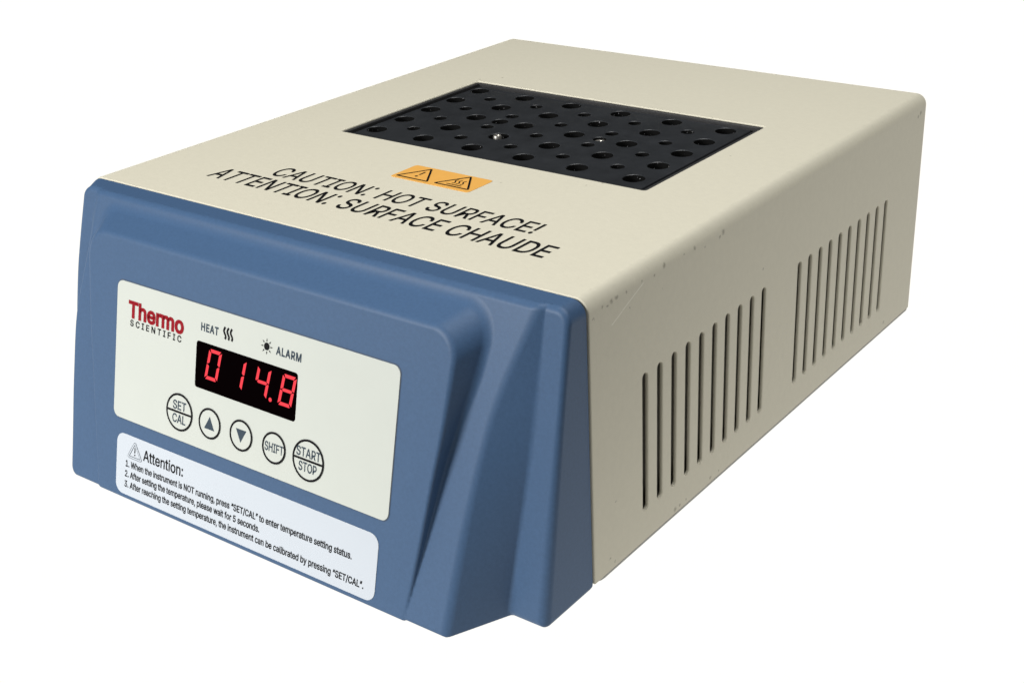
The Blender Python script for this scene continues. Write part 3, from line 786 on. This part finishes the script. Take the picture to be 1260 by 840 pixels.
CB = 0.4
outer = temp(bevel_box(X0, 0.45, CB, X1, DEP, TOP, 3.4, 8))
inner = temp(bevel_box(X0 + 1.0, -6, CB - 6, X1 - 1.0, DEP - 1.0, TOP - 1.0, 2.4, 6))
SLOT_Y = [21.92 + 6.274 * k for k in range(10)] + [98.55 + 6.274 * k for k in range(10)]
ZS0, ZS1, SW = 8.7, 44.5, 1.15
cuts = bmesh.new()
for y in SLOT_Y:
    lp = [(y + SW * math.cos(a), ZS1 - SW + SW * math.sin(a)) for a in np.linspace(0, math.pi, 13)]
    lp += [(y + SW * math.cos(a), ZS0 + SW + SW * math.sin(a)) for a in np.linspace(math.pi, 2 * math.pi, 13)]
    t_ = bpy.data.meshes.new('t')
    b2 = prism(lp, 'x', X0 - 6, X1 + 6)
    b2.to_mesh(t_)
    b2.free()
    cuts.from_mesh(t_)
    bpy.data.meshes.remove(t_)
OX0, OX1, OY0, OY1 = 41.4, 144.2, 63.6, 127.0
t_ = bpy.data.meshes.new('t')
b2 = prism(rrect(OX0, OY0, OX1, OY1, 0.9), 'z', 55, 80)
b2.to_mesh(t_)
cuts.from_mesh(t_)
cutter = temp(cuts)
for o_ in (inner, cutter):
    md = outer.modifiers.new('cut', 'BOOLEAN')
    md.object = o_
    md.operation = 'DIFFERENCE'
    md.solver = 'EXACT'
md = outer.modifiers.new('soft', 'BEVEL')
md.width = 0.27 * S
md.segments = 2
md.limit_method = 'ANGLE'
md.angle_limit = math.radians(38)
md.use_clamp_overlap = True
md = outer.modifiers.new('wn', 'WEIGHTED_NORMAL')
md.keep_sharp = True
for p_ in outer.data.polygons:
    p_.use_smooth = True
me = evaluated(outer)
me.polygons.foreach_set('use_smooth', [True] * len(me.polygons))
me.materials.clear()
for o_ in (outer, inner, cutter):
    bpy.data.objects.remove(o_)
me.name = 'cover'
cover = link('cover', me, M_BEIGE, heater)

# --- things inside and below the cover
bm = bmesh.new()
for lo, hi in (((X0 + 4, 1.6, 0.6), (X1 - 4, 178, 52)), ((X0 + 1.6, -0.05, 2.0), (X1 - 1.6, 2.4, 68.5))):
    bmesh.ops.create_cube(bm, size=1)
    for vv in bm.verts[-8:]:
        vv.co = W([hi[i] if vv.co[i] > 0 else lo[i] for i in range(3)])
me = bpy.data.meshes.new('chassis')
bm.to_mesh(me)
link('chassis', me, M_CHASSIS, heater)
b2 = prism(rrect(X0 + 0.15, 0.5, X1 - 0.1, DEP - 0.2, 4.0), 'z', -0.15, 0.32)
me = bpy.data.meshes.new('base_plate')
b2.to_mesh(me)
link('base_plate', me, M_PLATE, heater)

# --- black rim round the well
FX0, FX1, FY0, FY1 = OX0 + 0.12, OX1 - 0.12, OY0 + 0.12, OY1 - 0.12
vs, fs = fill2d([rrect(FX0, FY0, FX1, FY1, 0.8), rrect(FX0 + 1.05, FY0 + 1.05, FX1 - 1.1, FY1 - 1.05, 0.6)], 10, 0.15)
Fl = Flat(lambda x, y, h: (x, y, h))
Fl.raw(vs, fs, 69.65 - 10.15)
Fl.build('well_rim', M_RIM, heater)

# --- printed words on the cover
Fl = Flat(on_top)
Fl.text('CAUTION\u2236 HOT SURFACE!', 54.4, 138.5, 24.35, 6.45, 0.04, bold=0.008, drop=0.2)
Fl.text('ATTENTION\u2236 SURFACE CHAUDE', 40.7, 149.3, 15.4, 6.9, 0.04, bold=0.008, drop=-1.4)
Fl.build('caution_lettering', M_INK, heater, 'black capital lettering printed on the beige top')

# --- orange hazard sticker
Fl = Flat(on_top)
Fl.slab([rrect(82.8, 39.2, 108.3, 49.6, 0.9)], 0.08)
hz = Fl.build('hazard_sticker', M_ORANGE, heater)


def tri_loop(a, b, c, r=0.35):
    pts = [Vector(a), Vector(b), Vector(c)]
    out = []
    for i in range(3):
        p, q, s = pts[i], pts[i - 1], pts[(i + 1) % 3]
        d1, d2 = (q - p).normalized(), (s - p).normalized()
        for t in np.linspace(0, 1, 5):
            a_ = p + d1 * r * (1 - t) ** 2 + d2 * r * t ** 2
            out.append((a_.x, a_.y))
    return out


def wavy(cx, y0, y1, amp, n=14):
    return [(cx + amp * math.sin(2 * math.pi * k / n * 1.0), y0 + (y1 - y0) * k / n) for k in range(n + 1)]


Fl = Flat(on_top)
Fl.stroke(tri_loop((83.9, 40.6), (94.0, 40.6), (88.75, 48.6)), 0.55, 0.12, closed=True)
Fl.stroke([(88.85, 43.6), (88.85, 46.1)], 0.5, 0.12)
Fl.shape([ring(88.85, 42.5, 0.42, 16)], 0.12)
Fl.build('warning_symbol', M_INK, hz, 'triangle with an exclamation mark')
Fl = Flat(on_top)
Fl.stroke(tri_loop((96.3, 40.9), (107.0, 40.9), (101.55, 48.9)), 0.55, 0.12, closed=True)
for k in (-1.25, 0, 1.25):
    Fl.stroke(wavy(101.6 + k, 42.7, 45.6, 0.38), 0.36, 0.12)
Fl.stroke([(99.2, 42.0), (104.0, 42.0)], 0.4, 0.12)
Fl.build('warning_symbol', M_INK, hz, 'triangle with three heat waves')

# --- white control panel
Fl = Flat(on_panel)
Fl.slab([rrect(43.15, 20.55, 135.45, 55.45, 1.9)], 0.22)
Fl.shape([rrect(42.85, 20.25, 135.75, 55.8, 2.1)], 0.03, 1)  # wider dark sheet paints the shadow gap round the panel
cp = Fl.build('control_panel', [M_WHITE, M_GAP_SHADE], heater)
H = 0.26
Fl = Flat(on_panel)
Fl.text('Thermo', 47.5, 67.8, 47.05, 3.85, H, 0, bold=0.034, spacing=0.0)
Fl.text('SCIENTIFIC', 48.3, 67.1, 44.85, 1.5, H, 1, bold=0.020, spacing=0.22)
Fl.build('logo', [M_RED, M_INK], cp)
Fl = Flat(on_panel)
Fl.text('HEAT', 73.75, 79.75, 49.5, 1.8, H, 1, bold=0.026, spacing=0.06)
for x in (81.85, 82.98, 84.1):
    Fl.stroke([(x + 0.33 * math.sin(2 * math.pi * k / 14 + 0.4), 49.15 + 2.85 * k / 14) for k in range(15)], 0.58, H)
Fl.build('heat_mark', [M_INK, M_GREY], cp)
Fl = Flat(on_panel)
Fl.shape([ring(95.72, 50.62, 0.9, 28)], H)
for k in range(8):
    a = math.pi / 4 * k + 0.04
    ca, sa = math.cos(a), math.sin(a)
    Fl.raw([(95.72 + ca * 1.2 - sa * 0.2, 50.62 + sa * 1.2 + ca * 0.2, 0), (95.72 + ca * 1.2 + sa * 0.2, 50.62 + sa * 1.2 - ca * 0.2, 0),
            (95.72 + ca * 1.95, 50.62 + sa * 1.95, 0)], [(0, 1, 2)], H)
Fl.text('ALARM', 98.75, 106.7, 49.55, 1.8, H, 1, bold=0.026, spacing=0.06)
Fl.build('alarm_mark', [M_INK, M_GREY], cp)
Fl = Flat(on_panel)
Fl.slab([rrect(72.55, 35.45, 105.95, 46.7, 0.7)], 0.3)
Fl.build('display_window', M_WINDOW, cp)

SEG = {'0': 'abcdef', '1': 'bc', '4': 'bcfg', '8': 'abcdefg'}


def digit(fl, ch, x, s, w=4.35, hgt=7.55, t=0.82, sl=0.178, h=0.34):
    g = 0.14

    def P(u, v):
        return (x + u + sl * v, s + v)
    hh = hgt / 2
    shapes = {
        'a': [(g + .25, hgt), (w - g - .25, hgt), (w - t - g * .3, hgt - t), (t + g * .3, hgt - t)],
        'd': [(g + .25, 0), (w - g - .25, 0), (w - t - g * .3, t), (t + g * .3, t)],
        'f': [(0, hgt - g - .2), (0, hh + g), (t * .45, hh + g), (t, hh + g + t * .4), (t, hgt - t - g)],
        'b': [(w, hgt - g - .2), (w, hh + g), (w - t * .45, hh + g), (w - t, hh + g + t * .4), (w - t, hgt - t - g)],
        'e': [(0, g + .2), (0, hh - g), (t * .45, hh - g), (t, hh - g - t * .4), (t, t + g)],
        'c': [(w, g + .2), (w, hh - g), (w - t * .45, hh - g), (w - t, hh - g - t * .4), (w - t, t + g)],
        'g': [(t * .7, hh), (t * 1.1, hh + t * .45), (w - t * 1.1, hh + t * .45), (w - t * .7, hh), (w - t * 1.1, hh - t * .45), (t * 1.1, hh - t * .45)]}
    for k in SEG[ch]:
        fl.shape([[P(*q_) for q_ in shapes[k]]], h)


for ch, x in (('0', 75.75), ('1', 84.05), ('4', 92.15), ('8', 100.2)):
    Fl = Flat(on_panel)
    digit(Fl, ch, x, 38.2)
    if ch == '4':
        Fl.shape([ring(97.9, 38.6, 0.5, 20)], 0.34)
    Fl.build('led_digit', M_LED, cp, {'0': 'lit red digit 0', '1': 'lit red digit 1', '4': 'lit red digit 4 with its decimal point', '8': 'lit red digit 8'}[ch])


def button(cx, cs, r, lines, label, arrow=0):
    fl = Flat(on_panel)
    vs, fs = fill2d([ring(cx, cs, r, 64)], 0.03, 0.06)
    fl.raw(vs, fs, 0.24, 2)
    hh = 0.36
    fl.circle_line(cx, cs, r - 0.05, 0.53, hh)
    if len(lines) == 2:
        fl.stroke([(cx - r, cs), (cx + r, cs)], 0.52, hh + 0.01)
        for t, (b, wd_) in zip(lines, ((0.62, 0.60), (-2.75, 0.60))):
            n = 0.30 + 0.075 * len(t) if len(t) < 5 else 0.80
            fl.text(t, cx - r * n, cx + r * n, cs + b, 2.1, hh, 1, bold=0.014)
    elif lines:
        fl.text(lines[0], cx - r * 0.82, cx + r * 0.86, cs - 1.0, 2.05, hh, 1, bold=0.014)
    if arrow:
        fl.shape([[(cx - 1.75, cs - 1.45 * arrow), (cx + 1.75, cs - 1.45 * arrow), (cx, cs + 1.75 * arrow)]], hh, 1)
    fl.build('button', [M_INK, M_GREY, M_WHITE], cp, label)


button(67.6, 27.58, 4.5, ('SET', 'CAL'), 'round button marked SET over CAL')
button(78.34, 27.57, 3.6, (), 'round button with an arrow pointing up', 1)
button(89.11, 27.58, 3.6, (), 'round button with an arrow pointing down', -1)
button(100.0, 27.55, 3.6, ('SHIFT',), 'round button marked SHIFT')
button(110.94, 27.64, 4.7, ('START', 'STOP'), 'round button marked START over STOP')

# --- white instruction label under the panel
Fl = Flat(on_panel)
Fl.slab([rrect(44.75, 0.75, 133.4, 16.65, 2.6)], 0.14)
lb = Fl.build('instruction_label', M_STICK, heater)
H = 0.18
Fl = Flat(on_panel)
Fl.stroke(tri_loop((49.2, 11.15), (54.2, 11.15), (51.65, 15.2), 0.5), 0.62, H, 1, closed=True)
Fl.stroke(tri_loop((49.2, 11.15), (54.2, 11.15), (51.65, 15.2), 0.5), 0.34, H + 0.02, 2, closed=True)
Fl.stroke([(51.68, 12.55), (51.68, 13.95)], 0.36, H)
Fl.shape([ring(51.68, 12.05, 0.22, 12)], H)
Fl.build('warning_symbol', [M_INK, M_GREY, M_STICK], lb)
Fl = Flat(on_panel)
Fl.text('Attention:', 54.9, 69.7, 11.65, 2.75, H, bold=0.012)
Fl.text('1. When the instrument is NOT running, press \u201cSET/CAL\u201d to enter temperature setting status.', 48.35, 126.0, 8.3, 1.6, H, bold=0.018, drop=0.45)
Fl.text('2. After setting the temperature, please wait for 5 seconds.', 48.2, 96.8, 5.6, 1.6, H, bold=0.018, drop=0.2)
Fl.text('3. After reaching the setting temperature, the instrument can be calibrated by pressing \u201cSET/CAL\u201d.', 48.15, 130.1, 2.85, 1.6, H, bold=0.018, drop=0.2)
Fl.build('lettering', M_INK, lb)

# ------------------------------------------------------------------ the heating block in the well
block = thing('heating_block', 'black anodised perforated metal block filling the well in the beige top', 'heating block')
GX, GY, PX, PY = 47.0, 72.70, 17.604, 11.988
KX0, KX1, KY0, KY1 = FX0 + 2.1, FX1 - 3.4, FY0 + 2.1, FY1 - 2.3
BZ = 69.0
holes, wells = [], []
for j in range(6):
    for i in range(5):
        holes.append((GX + PX * j, GY + PY * i, 3.2))
for j in range(5):
    for i in range(4):
        holes.append((GX + PX * (j + .5), GY + PY * (i + .5), 2.15))
EX1, EX2 = (73.5, 96.6), (108.5, 96.65)
holes += [(EX1[0], EX1[1], 2.7), (EX2[0], EX2[1], 2.15)]
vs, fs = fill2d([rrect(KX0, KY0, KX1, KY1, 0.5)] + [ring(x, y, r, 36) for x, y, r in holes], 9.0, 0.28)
Fl = Flat(lambda x, y, h: (x, y, h))
Fl.raw(vs, fs, BZ - 9.28)
Fl.raw([(KX0 - .1, KY0 - .1, 0), (KX1 + .1, KY0 - .1, 0), (KX1 + .1, KY1 + .1, 0), (KX0 - .1, KY1 + .1, 0)], [(0, 1, 2, 3)], BZ - 18.4)
body = Fl.build('block_body', [M_BLOCK, M_SHADED_BORE], block)
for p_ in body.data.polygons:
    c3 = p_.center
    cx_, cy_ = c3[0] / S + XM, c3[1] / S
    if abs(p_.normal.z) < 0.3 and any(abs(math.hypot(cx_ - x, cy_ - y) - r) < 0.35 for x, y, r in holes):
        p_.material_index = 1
body.data.set_sharp_from_angle(angle=math.radians(40))
body.data.polygons.foreach_set('use_smooth', [True] * len(body.data.polygons))


def screw(x, y, z, r, hgt, label):
    bm = bmesh.new()
    seg = 28
    prof = [(r * .55, -6), (r * .55, 0), (r * .95, 0.05), (r, 0.2), (r, hgt - .25), (r * .9, hgt), (r * .58, hgt), (r * .52, hgt - .12), (r * .5, hgt * .45), (0.001, hgt * .4)]
    rings = []
    for rr, zz in prof:
        rings.append([bm.verts.new(W((x + rr * math.cos(2 * math.pi * k / seg), y + rr * math.sin(2 * math.pi * k / seg), z + zz))) for k in range(seg)])
    for a, b in zip(rings, rings[1:]):
        for k in range(seg):
            bm.faces.new((a[k], a[(k + 1) % seg], b[(k + 1) % seg], b[k])).smooth = True
    bmesh.ops.recalc_face_normals(bm, faces=bm.faces)
    me = bpy.data.meshes.new('screw')
    bm.to_mesh(me)
    me.set_sharp_from_angle(angle=math.radians(35))
    return link('screw', me, M_STEEL, block, label)


screw(GX + 2 * PX - 0.4, GY + PY - 0.1, BZ - 2.0, 1.2, 2.2, 'bright steel screw standing in a well')
screw(EX2[0], EX2[1], BZ - 1.9, 1.55, 1.3, 'steel screw sunk in a small hole')
